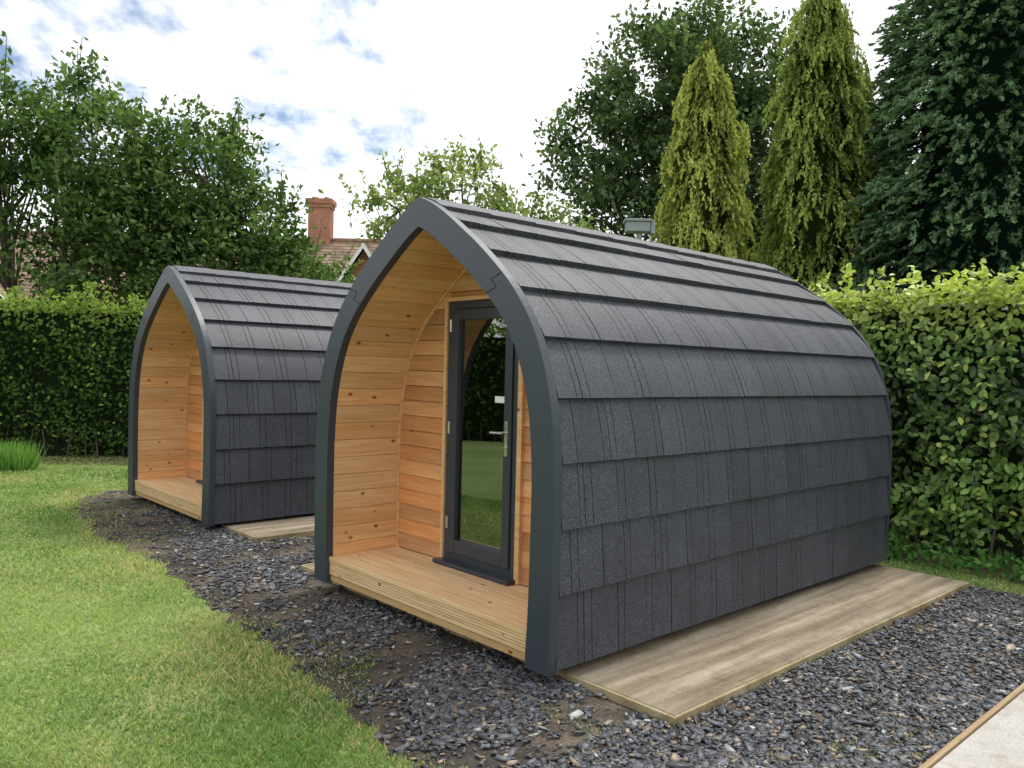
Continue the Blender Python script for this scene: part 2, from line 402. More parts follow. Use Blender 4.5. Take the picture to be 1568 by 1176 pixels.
# ---------------------------------------------------------------- ground
def sheet(name,pts,z,mat):
    me=bpy.data.meshes.new(name); me.from_pydata([(x,y,z) for x,y in pts],[],[list(range(len(pts)))]); me.materials.append(mat)
    o=bpy.data.objects.new(name,me); scene.collection.objects.link(o); return o
sheet('ground',[(-300,-300),(300,-300),(300,300),(-300,300)],0,M_ground)
PV=-1.64
edge=[uv(-2.3,PV),(-.3,2.0),(-.2,2.6),(-.30,3.22),(-.55,3.62),(-.90,4.1),(-1.22,4.6),(-1.72,5.2),(-2.3,5.9),(-3.0,6.8),(-3.9,7.7),(-4.7,8.7),(-5.25,9.7),uv(0,8.4)]
E2=[]
for i in range(len(edge)-1):
    a=np.array(edge[i]);b=np.array(edge[i+1]); n_=max(2,int(np.linalg.norm(b-a)/.08))
    for k in range(n_):
        q=a+(b-a)*k/n_; d=(b-a)/np.linalg.norm(b-a); w=(rng.normal()*.035+.02*math.sin(3*i+k*.9)); 
        E2.append((q[0]-d[1]*w,q[1]+d[0]*w))
G=E2+[uv(4.3,8.6),uv(4.3,PV)]
G=[(float(a),float(b)) for a,b in G]
sheet('gravel_bed',G[::-1],.004,M_gbed)
def inpoly(x,y,P):
    c=np.zeros(len(x),bool); n_=len(P)
    for i in range(n_):
        x1,y1=P[i];x2_,y2_=P[(i+1)%n_]
        cond=((y1>y)!=(y2_>y))&(x<(x2_-x1)*(y-y1)/((y2_-y1)+1e-12)+x1); c^=cond
    return c
EP=np.array(E2)
def edgedist(x,y):
    d=np.full(len(x),9.0)
    for q in EP[::2]: d=np.minimum(d,np.hypot(x-q[0],y-q[1]))
    return d
SLO,SHI=(.14,-.67),(4.25,3.15)
def slab(name,o,lo,hi):
    e=empty(name,(*uv(*o),0),TH)
    m1=MB(); m1.box(lo[0]+.022,hi[0]-.022,lo[1]+.022,hi[1]-.022,-.05,.05); m1.obj('concrete',[M_slab],e,.006)
    m2=MB(); 
    m2.box(lo[0],lo[0]+.02,lo[1],hi[1],-.05,.046); m2.box(hi[0]-.02,hi[0],lo[1],hi[1],-.05,.046)
    m2.box(lo[0]+.021,hi[0]-.021,lo[1],lo[1]+.02,-.05,.047); m2.box(lo[0]+.021,hi[0]-.021,hi[1]-.02,hi[1],-.05,.047)
    m2.obj('edging',[M_slabedge],e,.002)
slab('concrete_slab',(0,0),SLO,SHI); slab('concrete_slab',(O2[0],O2[1]),SLO,SHI)
e=empty('concrete_path',(*uv(0,0),0),TH)
m1=MB(); x=-12
while x<20: m1.box(x+.004,x+2.996,PV-1.8,PV-.03,-.05,.03); x+=3
m1.obj('paving',[M_path],e,.006)
m2=MB(); m2.box(-12,20,PV-.026,PV,-.05,.04,(.42,.33,.2)); m2.box(-12,20,PV-1.83,PV-1.804,-.05,.04,(.42,.33,.2)); m2.obj('timber_edging',[M_woodx],e,.003)
M_soil=mk_conc('soil',(.05,.035,.025),(.09,.06,.04),(.12,.085,.055),4)
sheet('soil_bed',[uv(4.75,-7),uv(8,-7),uv(8,14),uv(4.75,14)],.0042,M_soil)
sheet('soil_bed',[(-13.5,12.3),(-4.5,13.4),(-4,16),(-13.5,14.6)],.0042,M_soil)
def onslab(a,b,mg=.01):
    s1=(a>SLO[0]-mg)&(a<SHI[0]+mg)&(b>SLO[1]-mg)&(b<SHI[1]+mg)
    return s1|((a-O2[0]>SLO[0]-mg)&(a-O2[0]<SHI[0]+mg)&(b-O2[1]>SLO[1]-mg)&(b-O2[1]<SHI[1]+mg))
def stones(n):
    y=3.0+ (rng.random(n*4)**1.5)*9.5; x=rng.uniform(-1,1,n*4)*(y*.72+.4)
    keep=inpoly(x,y,G); x,y=x[keep],y[keep]
    a=(x-X0)*U[0]+(y-Y0)*U[1]; b=(x-X0)*V[0]+(y-Y0)*V[1]
    dens=np.clip(.46+1.0*vnoise(x,y,2.6,4)+.5*vnoise(x,y,8,9),.06,1)
    dens=np.where(b<-.5,np.maximum(dens,.5),dens)
    ed=edgedist(x,y); dens*=np.clip(ed/.4,.10,1)
    keep=(~onslab(a,b))&(rng.random(len(x))<dens); x,y=x[keep][:n],y[keep][:n]
    m=len(x)
    sc=rng.uniform(.006,.0165,m)*np.where(rng.random(m)<.08,1.7,1)
    base=np.array([(-1,-.9,-1),(1,-.6,-1),(.6,1,-1),(-.8,.7,-1),(-.8,-.7,1),(.9,-.5,1),(.5,.9,1),(-.6,.6,1)],float)
    v=base[None]+rng.uniform(-.4,.4,(m,8,3))*np.array([1,1,.5])
    v*=np.stack([sc*rng.uniform(.9,1.8,m),sc*rng.uniform(.5,1.1,m),sc*rng.uniform(.12,.34,m)],1)[:,None,:]
    ya=rng.uniform(0,6.28,m); ti=rng.normal(0,.42,m)
    c,s_=np.cos(ti)[:,None],np.sin(ti)[:,None]; X_,Y_,Z_=v[...,0],v[...,1],v[...,2]
    Y2,Z2=Y_*c-Z_*s_,Y_*s_+Z_*c
    c,s_=np.cos(ya)[:,None],np.sin(ya)[:,None]
    v=np.stack([X_*c-Y2*s_+x[:,None],X_*s_+Y2*c+y[:,None],Z2+(sc*.25+.004+rng.uniform(0,.012,m))[:,None]],-1)
    fq=np.array([(0,3,2,1),(4,5,6,7),(0,1,5,4),(1,2,6,5),(2,3,7,6),(3,0,4,7)])
    F_=(np.arange(m)[:,None,None]*8+fq[None]).reshape(-1)
    me=bpy.data.meshes.new('gravel'); me.vertices.add(m*8); me.vertices.foreach_set('co',v.astype(np.float32).ravel())
    me.loops.add(m*24); me.loops.foreach_set('vertex_index',F_.astype(np.int32))
    me.polygons.add(m*6); me.polygons.foreach_set('loop_start',np.arange(0,m*24,4,dtype=np.int32)); me.polygons.foreach_set('loop_total',np.full(m*6,4,dtype=np.int32))
    t=rng.uniform(.35,1.8,m)[:,None]; col=np.array([.076,.080,.090])*t
    tan=(rng.random(m)<.13)[:,None]; col=np.where(tan,np.array([.20,.16,.12])*t,col); col=np.where((rng.random(m)<.04)[:,None],np.array([.27,.28,.28])*t,col)
    a_=me.color_attributes.new('Col','FLOAT_COLOR','POINT'); a_.data.foreach_set('color',np.repeat(np.concatenate([col,np.ones((m,1))],1),8,axis=0).astype(np.float32).ravel())
    me.materials.append(M_stone); me.update(); me.validate()
    o=bpy.data.objects.new('gravel',me); scene.collection.objects.link(o)
stones(62000)
def grass():
    n=400000
    y=2.6+(rng.random(n)**1.7)*12.5; x=rng.uniform(-1,1,n)*(y*.72+.6)
    ing=inpoly(x,y,G)
    a=(x-X0)*U[0]+(y-Y0)*U[1]; b=(x-X0)*V[0]+(y-Y0)*V[1]
    ed=edgedist(x,y)
    en=(vnoise(x,y,2.2,21)+.6*vnoise(x,y,7,22))+np.clip(1-ed/.6,0,1)*1.15+np.clip((3.9-y)*.6,0,.45)
    tuft=ing&(en>.66)&(rng.random(n)<.38)&(b>PV+.03)&((a<-.15)|(b>3.3)|(b<-.65))
    strip=(a>4.3)&(a<4.9)
    keep=((~ing)&(b>PV)&((a<4.3)|strip))|tuft
    keep&=~onslab(a,b,.03)
    x,y=x[keep],y[keep]; m=len(x); tf=tuft[keep]; ed=ed[keep]
    hgt=rng.uniform(.018,.042,m)*(1+.3*vnoise(x,y,4,31))*np.where(tf,.7,1)
    wd=.0045+.0011*y
    A=np.stack([rng.normal(0,.7,m),rng.normal(0,.7,m),np.ones(m)],1)
    B=rdir(m); B[:,2]=0
    C=np.stack([x,y,hgt*.40],1)
    t=np.clip(.48+.6*vnoise(x,y,1.5,41)+.35*vnoise(x,y,6,42)+rng.normal(0,.25,m),0,1)[:,None]
    col=np.array([.165,.29,.085])*(1-t)+np.array([.42,.52,.22])*t
    dry=(rng.random(m)<np.clip(.12+.4*vnoise(x,y,2.8,51)+.45*np.clip(1-ed/.4,0,1),0.03,.55))[:,None]
    col=np.where(dry,np.array([.57,.53,.29]),col)*rng.uniform(.65,1.2,m)[:,None]
    leafmesh('grass',C,A,B,hgt,wd,col,M_grass,tmpl=[(-1,-1),(-1,1),(1,.15),(1,-.15)])
grass()
# ---------------------------------------------------------------- foliage
def tubes(mb,path,radii,n=7):
    path=[Vector(q) for q in path]
    rings=[]
    for i,q in enumerate(path):
        d=(path[min(i+1,len(path)-1)]-path[max(i-1,0)]).normalized(); x=d.orthogonal().normalized(); y=d.cross(x)
        rings.append([tuple(q+x*(radii[i]*math.cos(6.2832*k/n))+y*(radii[i]*math.sin(6.2832*k/n))) for k in range(n)])
    vs=[v for r in rings for v in r]; fs=[]
    for i in range(len(path)-1):
        for k in range(n): fs.append((i*n+k,i*n+(k+1)%n,(i+1)*n+(k+1)%n,(i+1)*n+k))
    mb.add(vs,fs)
def bez(a,b,bend,n=6):
    a=np.array(a,float);b=np.array(b,float); out=[]
    for i in range(n+1):
        t=i/n; q=a+(b-a)*t; q=q+np.array(bend)*math.sin(math.pi*t); out.append(tuple(q))
    return out
def deciduous(name,base,lobes,ncl,per,leaf,cdark,clight,seed,trunk_r=.18,fork=1.6,crad=(.35,.6),shoots=0):
    global rng; rng=np.random.default_rng(seed); rr=random.Random(seed)
    e=empty(name,(base[0],base[1],0))
    Lb=np.array(lobes,float); wt=(Lb[:,3]*Lb[:,4]*Lb[:,5])**(2/3); wt/=wt.sum()
    li=rng.choice(len(Lb),ncl,p=wt); d=rdir(ncl); r=rng.uniform(.35,1.0,ncl)**.6*rng.uniform(.9,1.12,ncl)
    cc=Lb[li,:3]+d*Lb[li,3:6]*r[:,None]
    cr=rng.uniform(*crad,ncl)
    idx=np.repeat(np.arange(ncl),per); n=len(idx)
    C=cc[idx]+rng.normal(size=(n,3))*cr[idx][:,None]*np.array([.52,.52,.36])
    mb=MB()
    tone=rng.normal(0,.24,ncl)[idx]+ (C[:,2]-cc[idx,2])/cr[idx]*.25+rng.normal(0,.18,n)+ (r[idx]-.8)*.7  # shading painted in: leaves lighter up each clump and towards the crown's outside
    if shoots:
        up=np.where((d[:,2]>.15)&(r>.8))[0]
        for k in range(shoots):
            j=up[rr.randrange(len(up))]; st=cc[j]; dr=np.array([d[j,0]*.5+rr.uniform(-.3,.3),d[j,1]*.5,1.0]); ln=rr.uniform(.4,1.0)
            en=st+dr*ln; tubes(mb,[tuple(st),tuple((st+en)/2),tuple(en)],[.014,.010,.004],4)
            q=rng.random(14)[:,None]; C=np.concatenate([C,st+dr*ln*q+rng.normal(0,.06,(14,3))]); tone=np.concatenate([tone,rng.normal(.25,.2,14)])
        n=len(C)
    A=rdir(n); A[:,2]-=.25; 
    up=rdir(n)*.9+np.array([0,0,1.0]); B=np.cross(A,up)
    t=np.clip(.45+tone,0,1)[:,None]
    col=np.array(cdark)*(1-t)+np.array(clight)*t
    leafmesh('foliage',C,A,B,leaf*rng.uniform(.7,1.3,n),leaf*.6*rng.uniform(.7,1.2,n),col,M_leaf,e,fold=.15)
    fk=(0,0,fork); tubes(mb,bez((0,0,-.1),fk,(.08,.05,0),4),[trunk_r*1.3,trunk_r*1.05,trunk_r,trunk_r*.95,trunk_r*.9],9)
    for i,l in enumerate(Lb):
        c=l[:3]; bnd=(rr.uniform(-.4,.4),rr.uniform(-.3,.3),-.3)
        pth=bez(fk,c,bnd,6); rs=[trunk_r*.62*(1-.11*k) for k in range(7)]; tubes(mb,pth,rs,6)
        sub=np.where(li==i)[0]
        for j in sub[:max(6,len(sub)//3)]:
            st=pth[rr.randint(2,6)]; tubes(mb,bez(st,cc[j],(rr.uniform(-.2,.2),0,rr.uniform(-.2,.2)),4),[.035,.028,.02,.014,.008],4)
    mb.obj('trunk_and_limbs',[M_bark],e,recalc=False)
    return e
def conifer(name,base,h,rb,npl,per,plen,leaf,cdark,clight,seed,z0=.2,shape=1.5,axis=(.5,-.6),lump=.18,core=.6,pw=.85,rmin=.62,t0=0.0):
    global rng; rng=np.random.default_rng(seed)
    e=empty(name,(base[0],base[1],0))
    def lmp(t,az): return np.sin(az*3+t*9+seed)+.8*np.sin(az*6-t*7+seed*2)+.7*np.sin(az*2+t*37)+.6*np.sin(az*4-t*55+seed)
    def rad(t,az): return rb*(np.clip(1-t**shape,0,1)**pw)*(1+lump*lmp(t,az))
    t=t0+(1-t0)*rng.random(npl)**1.1; az=rng.uniform(0,6.283,npl); fr=rmin+(1.10-rmin)*rng.random(npl)**.6; R=rad(t,az)*fr
    out=np.stack([np.cos(az),np.sin(az),np.zeros(npl)],1)
    pc=out*R[:,None]; pc[:,2]=z0+t*(h-z0)
    ax=out*axis[0]+np.array([0,0,1])*axis[1]+rng.normal(0,.18,(npl,3)); ax/=np.linalg.norm(ax,axis=1,keepdims=True)
    pl=plen*rng.uniform(.6,1.3,npl)*(1-.4*t)
    idx=np.repeat(np.arange(npl),per); n=len(idx)
    s=rng.random(n); wdt=(.30*(1-s)+.05)*pl[idx]*.75
    C=pc[idx]+ax[idx]*((s-.4)*pl[idx])[:,None]+rdir(n)*wdt[:,None]*rng.random(n)[:,None]
    A=ax[idx]+rdir(n)*.65; B=rdir(n)
    tt=np.clip(.22+.5*s+.22*np.clip(lmp(t,az),-1.2,1.2)[idx]+((fr-.9)*1.3)[idx]+rng.normal(0,.18,npl)[idx]+rng.normal(0,.14,n),0,1)[:,None]  # colour carries shade: darker between lumps and on inner sprays, paler at tips
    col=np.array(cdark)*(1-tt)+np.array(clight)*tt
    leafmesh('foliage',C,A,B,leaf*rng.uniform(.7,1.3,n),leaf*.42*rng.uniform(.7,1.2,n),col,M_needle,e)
    mb=MB(); ns=24;nr=34;vs=[];fs=[]
    for j in range(nr+1):
        tj=j/nr*.95
        for k in range(ns):
            a=6.283*k/ns; r=float(rad(np.array(tj),np.array(a)))*core
            vs.append((r*math.cos(a),r*math.sin(a),z0+tj*(h-z0)))
    for j in range(nr):
        for k in range(ns): fs.append((j*ns+k,j*ns+(k+1)%ns,(j+1)*ns+(k+1)%ns,(j+1)*ns+k))
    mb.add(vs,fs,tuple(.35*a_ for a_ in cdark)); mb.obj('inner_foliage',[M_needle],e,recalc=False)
    mb=MB(); tubes(mb,bez((0,0,-.1),(0,0,h*.9),(.05,0,0),6),[rb*.16*(1-.14*k) for k in range(7)],8); mb.obj('trunk',[M_bark],e,recalc=False)
    return e
cd,cl=(.036,.072,.022),(.18,.28,.10)
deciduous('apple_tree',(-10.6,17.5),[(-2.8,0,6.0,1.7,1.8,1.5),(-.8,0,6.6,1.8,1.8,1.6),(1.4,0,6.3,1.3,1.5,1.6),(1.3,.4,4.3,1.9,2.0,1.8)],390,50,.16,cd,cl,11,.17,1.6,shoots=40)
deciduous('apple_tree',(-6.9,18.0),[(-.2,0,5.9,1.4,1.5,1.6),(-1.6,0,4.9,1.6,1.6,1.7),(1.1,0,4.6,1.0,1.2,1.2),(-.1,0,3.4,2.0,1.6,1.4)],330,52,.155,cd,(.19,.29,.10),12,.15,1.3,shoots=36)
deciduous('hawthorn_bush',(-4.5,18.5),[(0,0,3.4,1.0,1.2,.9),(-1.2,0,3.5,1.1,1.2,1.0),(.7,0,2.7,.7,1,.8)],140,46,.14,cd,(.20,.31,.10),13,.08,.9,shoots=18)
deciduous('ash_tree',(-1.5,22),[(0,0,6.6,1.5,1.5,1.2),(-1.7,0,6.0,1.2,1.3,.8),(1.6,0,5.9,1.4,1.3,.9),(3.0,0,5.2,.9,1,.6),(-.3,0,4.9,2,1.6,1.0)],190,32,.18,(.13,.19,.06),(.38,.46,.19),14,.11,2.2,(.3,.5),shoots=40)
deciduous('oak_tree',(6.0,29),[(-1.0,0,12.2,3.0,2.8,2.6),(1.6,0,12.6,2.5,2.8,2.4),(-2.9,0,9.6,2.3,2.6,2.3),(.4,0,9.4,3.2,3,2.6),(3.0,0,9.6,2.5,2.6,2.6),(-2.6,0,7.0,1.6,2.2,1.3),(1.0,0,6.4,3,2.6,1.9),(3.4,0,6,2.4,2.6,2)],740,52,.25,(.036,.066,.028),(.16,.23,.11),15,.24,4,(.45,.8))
GD,GL=(.085,.12,.025),(.50,.55,.15)
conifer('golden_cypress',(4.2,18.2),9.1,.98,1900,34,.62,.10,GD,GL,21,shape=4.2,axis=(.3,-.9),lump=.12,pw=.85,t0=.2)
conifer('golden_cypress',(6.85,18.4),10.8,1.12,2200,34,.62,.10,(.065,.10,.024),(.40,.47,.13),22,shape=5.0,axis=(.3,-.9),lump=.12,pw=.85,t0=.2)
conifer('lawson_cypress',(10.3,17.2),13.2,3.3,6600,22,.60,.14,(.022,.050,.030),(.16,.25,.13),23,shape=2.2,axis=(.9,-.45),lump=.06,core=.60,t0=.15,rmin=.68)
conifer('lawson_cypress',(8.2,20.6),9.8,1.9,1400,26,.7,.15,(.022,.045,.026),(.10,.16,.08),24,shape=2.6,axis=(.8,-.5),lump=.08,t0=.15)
deciduous('sycamore_tree',(13.5,27),[(0,0,6,3.5,3,3),(-5,0,4.5,3,2.5,2.6),(-9,2,3.8,2.8,2.5,2.3)],260,42,.26,(.02,.04,.016),(.08,.13,.05),25,.25,2,(.5,.9))
def hedge(name,pts,h,th,leaf,dens,cd_,cl_,ct_,seed,side=1,wob=.10,mat=None,gap=.25):
    global rng; rng=np.random.default_rng(seed)
    e=empty(name,(0,0,0)); Cs=[];Os=[];tp=[]; mb=MB()
    for i in range(len(pts)-1):
        a=np.array(pts[i],float);b=np.array(pts[i+1],float); ln_=np.linalg.norm(b-a); d=(b-a)/ln_; nrm=np.array([d[1],-d[0]])*side
        n=int(ln_*h*dens); s=rng.random(n)*ln_; z=rng.random(n)*h
        hol=vnoise(s+i*10,z*1.2,6.5,seed+7)+.6*vnoise(s,z,14,seed+8)
        bul=wob*vnoise(s+i*10,z,2.2,seed)+wob*.5*vnoise(s+i*7,z,6,seed+1)-.10*(z/h)-np.where(z<.45,(.45-z)*.45,0)-gap*.5*np.clip(-hol-.35,0,1)
        dep=rng.random(n)**1.5*.28
        kp=(hol>-.75)|(rng.random(n)<.45)
        s,z,bul,dep,hol=s[kp],z[kp],bul[kp],dep[kp],hol[kp]; n=len(s)
        q=a+d*s[:,None]+nrm*(bul-dep)[:,None]
        Cs.append(np.stack([q[:,0],q[:,1],z],1)); Os.append(np.tile([nrm[0],nrm[1],.35],(n,1))); tp.append(np.stack([dep+.10*np.clip(-hol,0,1),z/h,z*0],1))
        n=int(ln_*th*dens*.75); s=rng.random(n)*ln_; w=rng.random(n)*th
        zt=h+.10*vnoise(s+i*10,w,2.5,seed+2)+rng.random(n)**4*.24
        dep=rng.random(n)*.2; q=a+d*s[:,None]-nrm*(w+.05)[:,None]
        Cs.append(np.stack([q[:,0],q[:,1],zt-dep],1)); Os.append(np.tile([0,0,1.0],(n,1))); tp.append(np.stack([dep,np.ones(n),np.ones(n)],1))
        ns_=max(2,int(ln_/.5))
        for k in range(ns_):
            f0=a+d*(ln_*k/ns_); f1=a+d*(ln_*(k+1)/ns_); 
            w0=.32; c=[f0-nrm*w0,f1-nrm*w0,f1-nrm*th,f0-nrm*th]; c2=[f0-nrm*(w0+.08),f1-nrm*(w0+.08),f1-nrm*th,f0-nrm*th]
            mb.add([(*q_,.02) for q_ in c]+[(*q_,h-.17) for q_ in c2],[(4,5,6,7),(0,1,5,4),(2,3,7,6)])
        for k in range(int(ln_*5)):
            s_=rng.random()*ln_; w_=rng.random()*th; m_=26; q=a+d*s_-nrm*w_; hh=rng.uniform(.12,.40)
            zz=rng.random(m_)*hh; Cs.append(np.stack([q[0]+rng.normal(0,.05,m_),q[1]+rng.normal(0,.05,m_),h-.02+zz],1)); Os.append(np.tile([0,0,.6],(m_,1))); tp.append(np.stack([zz*0,np.ones(m_),np.ones(m_)],1))
    C=np.concatenate(Cs);O=np.concatenate(Os);T=np.concatenate(tp); n=len(C)
    nrmv=O+rdir(n)*.75; A=np.cross(nrmv,rdir(n)); A[:,2]-=.2; B=np.cross(nrmv,A)
    f=np.clip(.55-T[:,0]*2.2+rng.normal(0,.25,n)+.3*vnoise(C[:,0]+C[:,1],C[:,2],3,seed+5),0,1)[:,None]  # painted shade: leaf colour darkens with depth and in hollows
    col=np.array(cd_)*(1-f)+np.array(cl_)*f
    bright=(rng.random(n)<.05)[:,None]&(T[:,0:1]<.08); col=np.where(bright,np.array(ct_)*.8,col)  # random outer leaves also take the paler top colour
    tb=np.clip((T[:,1]-.78)/.2,0,1)[:,None]*(T[:,0]<.18)[:,None]*rng.uniform(.3,1,n)[:,None]  # sunlit hedge top painted in: upper leaves blend to the paler colour
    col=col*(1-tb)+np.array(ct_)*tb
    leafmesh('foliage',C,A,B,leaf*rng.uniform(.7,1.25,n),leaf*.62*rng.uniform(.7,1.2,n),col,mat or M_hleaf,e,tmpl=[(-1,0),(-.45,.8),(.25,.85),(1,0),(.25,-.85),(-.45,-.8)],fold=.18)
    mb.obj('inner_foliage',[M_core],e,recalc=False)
    mb=MB(); r_=random.Random(seed)
    for i in range(len(pts)-1):
        a=np.array(pts[i],float);b=np.array(pts[i+1],float); ln_=np.linalg.norm(b-a); d=(b-a)/ln_; nrm=np.array([d[1],-d[0]])*side
        for k in range(int(ln_/.3)):
            q=a+d*(k*.3+r_.uniform(0,.2))-nrm*r_.uniform(.05,.2); mb.cyl((q[0],q[1],-.02),(q[0]+r_.uniform(-.1,.1),q[1]+r_.uniform(-.1,.1),.5),.018,.01,n=5)
    mb.obj('stems',[M_bark],e,recalc=False)
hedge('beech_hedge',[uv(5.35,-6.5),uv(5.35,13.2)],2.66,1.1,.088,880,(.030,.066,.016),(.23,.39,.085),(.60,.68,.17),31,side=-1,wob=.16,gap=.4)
hedge('reflected_hedge',[(-13.2,12.9),(-9,13.5),(-4.0,14.6)],2.72,1.2,.085,500,(.022,.045,.012),(.12,.20,.05),(.34,.46,.11),32,side=1,wob=.12,mat=M_leaf)
hedge('reflected_hedge',[(-13.4,-8),(-13.2,12.7)],2.66,1.2,.12,130,(.02,.042,.011),(.09,.17,.035),(.27,.40,.08),33,side=1,wob=.08,mat=M_leaf)  # unseen hedge added left of view for the door glass to reflect
rng=np.random.default_rng(77); n=1300
an=rng.uniform(0,6.28,n); rr_=rng.random(n)*.42; bx,by=-7.75+rr_*np.cos(an),12.3+rr_*np.sin(an)*.6
A=np.stack([np.cos(an)*.55*rng.random(n),np.sin(an)*.5*rng.random(n),np.ones(n)],1); hl=rng.uniform(.2,.5,n)
C=np.stack([bx,by,np.zeros(n)],1)+A*hl[:,None]*.45
leafmesh('tall_grass',C,A,rdir(n),hl,.02,np.array([.2,.36,.1])*rng.uniform(.6,1.5,n)[:,None],M_grass,tmpl=[(-1,-1),(-1,1),(1,.1),(1,-.1)])
n=2600; a=rng.uniform(4.6,5.35,n); b=rng.uniform(-5,3,n); 
C=np.stack([X0+a*U[0]+b*V[0],Y0+a*U[1]+b*V[1],rng.uniform(.02,.14,n)],1)
leafmesh('ground_ivy',C,rdir(n),rdir(n),.07,.05,np.array([.07,.16,.04])*rng.uniform(.5,2,n)[:,None],M_leaf)
# ---------------------------------------------------------------- house
def mk_brick():
    m,nt,out=newmat('brick'); t=nt.nodes.new('ShaderNodeTexCoord'); sp=nt.nodes.new('ShaderNodeSeparateXYZ'); nt.links.new(t.outputs['Object'],sp.inputs[0])
    ad=nt.nodes.new('ShaderNodeMath'); nt.links.new(sp.outputs[0],ad.inputs[0]); nt.links.new(sp.outputs[1],ad.inputs[1])
    cb=nt.nodes.new('ShaderNodeCombineXYZ'); nt.links.new(ad.outputs[0],cb.inputs[0]); nt.links.new(sp.outputs[2],cb.inputs[1])
    b=nt.nodes.new('ShaderNodeTexBrick'); nt.links.new(cb.outputs[0],b.inputs['Vector']); b.inputs['Scale'].default_value=1
    b.inputs['Brick Width'].default_value=.225; b.inputs['Row Height'].default_value=.075; b.inputs['Mortar Size'].default_value=.008
    b.inputs['Color1'].default_value=(.42,.15,.085,1); b.inputs['Color2'].default_value=(.32,.12,.07,1); b.inputs['Mortar'].default_value=(.36,.30,.25,1)
    n=noise(nt,coords(nt),1.5,4); c=mix(nt,b.outputs[0],ramp(nt,n,[(.3,(.75,.75,.75)),(.7,(1.2,1.2,1.2))]),1,'MULTIPLY')
    principled(nt,out,c,.9,.2); return m
M_brick=mk_brick()
M_rooft,nt,out=newmat('roof_tile'); a=attr(nt); n=noise(nt,coords(nt),5,5); principled(nt,out,mix(nt,a,ramp(nt,n,[(.3,(.7,.7,.7)),(.7,(1.3,1.3,1.3))]),1,'MULTIPLY'),.85,.2)
M_pane=m_simple('window_pane',(.03,.035,.04),.08,.7)
h=empty('brick_house',(0,0,0))
hx0,hx1,hy0,hy1,ez,rz_=-27,-4.3,30,37,4.0,6.9
mb=MB(); mb.box(hx0,hx1,hy0,hy1,0,ez)
for xg in (hx0,hx1-.3): mb.prism_x([(hy0,ez),((hy0+hy1)/2,rz_-.1),(hy1,ez)],xg,xg+.3)
def gable(xc,w,zr):
    y0=hy0-1.2
    mb.box(xc-w,xc+w,y0,hy0-.01,0,ez+.0)
    mb.add([(xc-w,y0,ez),(xc+w,y0,ez),(xc,y0,zr-.12),(xc-w,y0+.3,ez),(xc+w,y0+.3,ez),(xc,y0+.3,zr-.12)],[(0,1,2),(3,5,4),(0,2,5,3),(1,4,5,2)])
gables=[(-20.6,2.2,6.4),(-5.4,1.2,6.05)]
for gg in gables: gable(*gg)
for cx,cz in ((-8.15,8.6),(-15.2,8.5)):
    mb.box(cx-.45,cx+.45,33.2,33.9,5.8,cz-.35); mb.box(cx-.5,cx+.5,33.15,33.95,cz-.35,cz-.2); mb.box(cx-.55,cx+.55,33.1,34.0,cz-.2,cz)
    for k in (-.22,.22): mb.cyl((cx+k,33.55,cz),(cx+k,33.55,cz+.12),.12,.1,n=10)
mb.obj('walls_and_chimneys',[M_brick],h)
mb=MB(); r_=random.Random(4)
def slope(p0,p1,p2,p3,rows,cols):
    p0,p1,p2,p3=[np.array(q,float) for q in (p0,p1,p2,p3)]
    for i in range(rows):
        for j in range(cols):
            def P(u_,v_): return (p0*(1-u_)+p1*u_)*(1-v_)+(p3*(1-u_)+p2*u_)*v_
            u0,u1,v0,v1=j/cols,(j+1)/cols,i/rows,(i+1)/rows+.01
            l=np.array([0,0,.05]); t=r_.uniform(.7,1.25)
            vs=[P(u0,v0)+l,P(u1,v0)+l,P(u1,v1)+l*.3,P(u0,v1)+l*.3,P(u0,v0)-l*.2,P(u1,v0)-l*.2]
            mb.add(vs,[(0,1,2,3),(4,5,1,0)],(.26*t,.19*t,.14*t))
ym=(hy0+hy1)/2
slope((hx0-.3,hy0-.4,ez-.25),(hx1+.3,hy0-.4,ez-.25),(hx1+.3,ym,rz_),(hx0-.3,ym,rz_),22,60)
slope((hx0-.3,hy1+.4,ez-.25),(hx1+.3,hy1+.4,ez-.25),(hx1+.3,ym,rz_),(hx0-.3,ym,rz_),8,16)
for xc,w,zr in gables:
    for sg in (-1,1):
        slope((xc+sg*(w+.3),hy0-1.5,ez-.25),(xc+sg*(w+.3),hy0+3,ez-.25),(xc,hy0+3,zr),(xc,hy0-1.5,zr),16,12)
mb.cyl((hx0-.3,ym,rz_+.02),(hx1+.3,ym,rz_+.02),.12,.12,(.24,.14,.09),n=8)
mb.obj('roof',[M_rooft],h,recalc=False)
mb=MB()
for xc,w,zr in gables:
    for sg in (-1,1):
        a=np.array([xc+sg*(w+.32),ez-.3]);b=np.array([xc,zr+.0])
        mb.add([(a[0],hy0-1.56,a[1]-.1),(a[0],hy0-1.56,a[1]+.08),(b[0],hy0-1.56,b[1]+.06),(b[0],hy0-1.56,b[1]-.14),
                (a[0],hy0-1.51,a[1]-.1),(a[0],hy0-1.51,a[1]+.08),(b[0],hy0-1.51,b[1]+.06),(b[0],hy0-1.51,b[1]-.14)],[(0,1,2,3),(4,7,6,5),(0,4,5,1),(1,5,6,2),(2,6,7,3),(3,7,4,0)])
    mb.box(xc-.6,xc+.6,hy0-1.25,hy0-1.2,3.6,4.9)
for xw in (-25,-17,-14,-11): mb.box(xw-.6,xw+.6,hy0-.05,hy0,1.0,2.4)
mb.obj('white_joinery',[M_white],h)
mb=MB()
for xc,w,zr in gables:
    for s_ in (-1,1): mb.box(xc+s_*.28-.23,xc+s_*.28+.23,hy0-1.27,hy0-1.252,3.7,4.8)
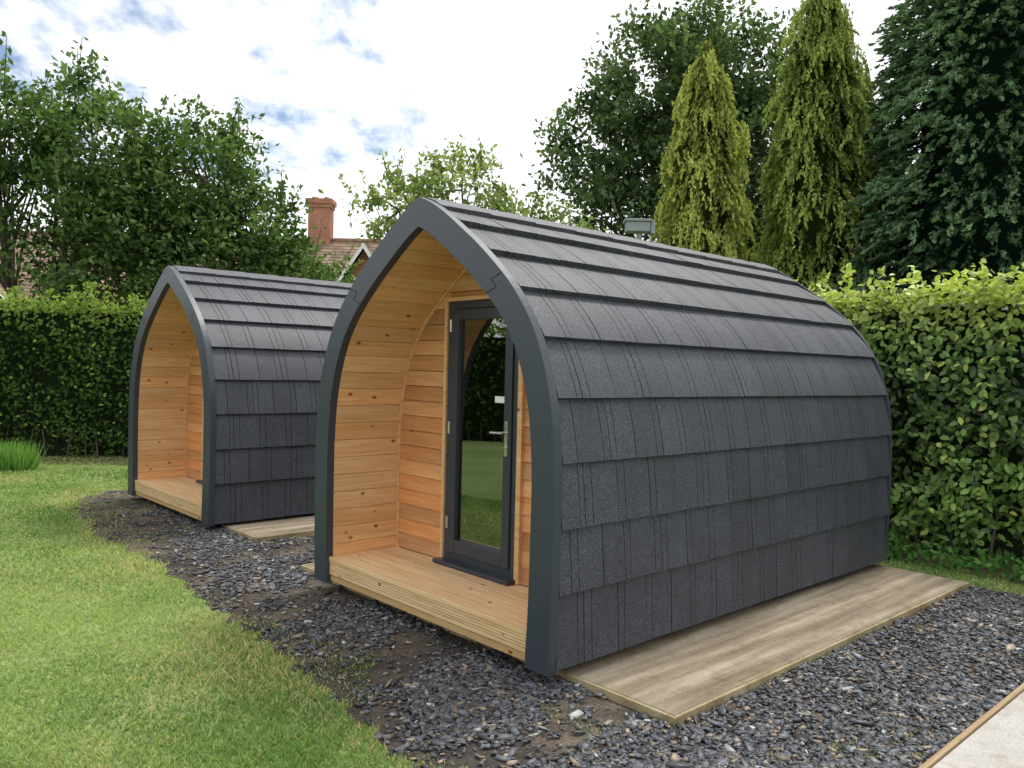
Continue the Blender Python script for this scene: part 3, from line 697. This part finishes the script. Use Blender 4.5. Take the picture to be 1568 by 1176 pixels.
for xw in (-25,-17,-14,-11):
    for s_ in (-1,1): mb.box(xw+s_*.28-.24,xw+s_*.28+.24,hy0-.07,hy0-.052,1.1,2.3)
mb.obj('window_panes',[M_pane],h)
mb=MB(); lx,ly=2.0,13.0
mb.cyl((lx,ly,0),(lx,ly,4.0),.06,.045); mb.box(lx-.22,lx+.16,ly-.12,ly+.12,4.0,4.16); mb.box(lx-.25,lx+.19,ly-.15,ly+.15,4.16,4.2)
mb.box(lx+.17,lx+.24,ly-.1,ly+.1,3.97,4.19)
mb.obj('street_lamp',[m_simple('galvanised_steel',(.22,.25,.26),.5)],None,.01)
# ---------------------------------------------------------------- world & sun
SE,SA=math.radians(62),math.radians(36)
w=bpy.data.worlds.new('World'); scene.world=w; w.use_nodes=True; nt=w.node_tree; nt.nodes.clear()
out=nt.nodes.new('ShaderNodeOutputWorld')
sky=nt.nodes.new('ShaderNodeTexSky'); sky.sky_type='NISHITA'; sky.sun_disc=False; sky.sun_elevation=SE; sky.sun_rotation=SA
b1=nt.nodes.new('ShaderNodeBackground'); b1.inputs[1].default_value=.14; nt.links.new(sky.outputs[0],b1.inputs[0])
tc_=nt.nodes.new('ShaderNodeTexCoord'); sp=nt.nodes.new('ShaderNodeSeparateXYZ'); nt.links.new(tc_.outputs['Generated'],sp.inputs[0])
def math_(op,a,b=None):
    m=nt.nodes.new('ShaderNodeMath'); m.operation=op
    for i,v in enumerate((a,b)):
        if v is None: continue
        if isinstance(v,(int,float)): m.inputs[i].default_value=v
        else: nt.links.new(v,m.inputs[i])
    return m.outputs[0]
zz=math_('ADD',math_('MAXIMUM',sp.outputs[2],0),.25)
cb=nt.nodes.new('ShaderNodeCombineXYZ'); nt.links.new(math_('DIVIDE',sp.outputs[0],zz),cb.inputs[0]); nt.links.new(math_('DIVIDE',sp.outputs[1],zz),cb.inputs[1])
n1=noise(nt,cb.outputs[0],2.4,6,.6)
mpp=nt.nodes.new('ShaderNodeMapping'); mpp.inputs['Scale'].default_value=(1,.4,1); mpp.inputs['Rotation'].default_value=(0,0,.6); nt.links.new(cb.outputs[0],mpp.inputs[0])
n2=noise(nt,mpp.outputs[0],9,4,.6)
def dist(c):
    vd=nt.nodes.new('ShaderNodeVectorMath'); vd.operation='DISTANCE'; nt.links.new(tc_.outputs['Generated'],vd.inputs[0]); vd.inputs[1].default_value=c; return vd.outputs['Value']
bias=math_('MINIMUM',math_('MINIMUM',math_('MULTIPLY',dist((-.46,.80,.41)),.62),math_('ADD',math_('MULTIPLY',dist((-.13,.939,.317)),1.7),.06)),.35)
val=math_('ADD',math_('ADD',n1,math_('MULTIPLY',n2,.4)),bias)
fac=ramp(nt,val,[(.72,0.0),(.86,1.0)])
ccol=ramp(nt,n1,[(.35,(1.16,1.17,1.19)),(.6,(.97,.99,1.02))])
b2=nt.nodes.new('ShaderNodeBackground'); b2.inputs[1].default_value=1.25; nt.links.new(ccol,b2.inputs[0])
ms=nt.nodes.new('ShaderNodeMixShader'); nt.links.new(fac,ms.inputs[0]); nt.links.new(b1.outputs[0],ms.inputs[1]); nt.links.new(b2.outputs[0],ms.inputs[2]); nt.links.new(ms.outputs[0],out.inputs[0])
sl=bpy.data.lights.new('sun','SUN'); sl.energy=2.7; sl.angle=math.radians(13); sl.color=(1,.95,.87)
so=bpy.data.objects.new('sun',sl); scene.collection.objects.link(so)
dv=Vector((math.sin(SA)*math.cos(SE),math.cos(SA)*math.cos(SE),math.sin(SE)))
so.rotation_euler=dv.to_track_quat('Z','Y').to_euler(); so.location=(0,0,20)
# ---------------------------------------------------------------- camera
cam=bpy.data.cameras.new('camera'); co=bpy.data.objects.new('camera',cam); scene.collection.objects.link(co); scene.camera=co
cam.sensor_fit='HORIZONTAL'; cam.sensor_width=36; cam.lens=F/1568*36; cam.clip_end=1000; cam.clip_start=.05
fw=Vector((0,math.cos(PIT),math.sin(PIT))); up=Vector((0,-math.sin(PIT),math.cos(PIT))); rt_=Vector((1,0,0))
r2=rt_*math.cos(ROL)-up*math.sin(ROL); u2=rt_*math.sin(ROL)+up*math.cos(ROL)
M=Matrix(((r2.x,u2.x,-fw.x,0),(r2.y,u2.y,-fw.y,0),(r2.z,u2.z,-fw.z,H),(0,0,0,1))); co.matrix_world=M
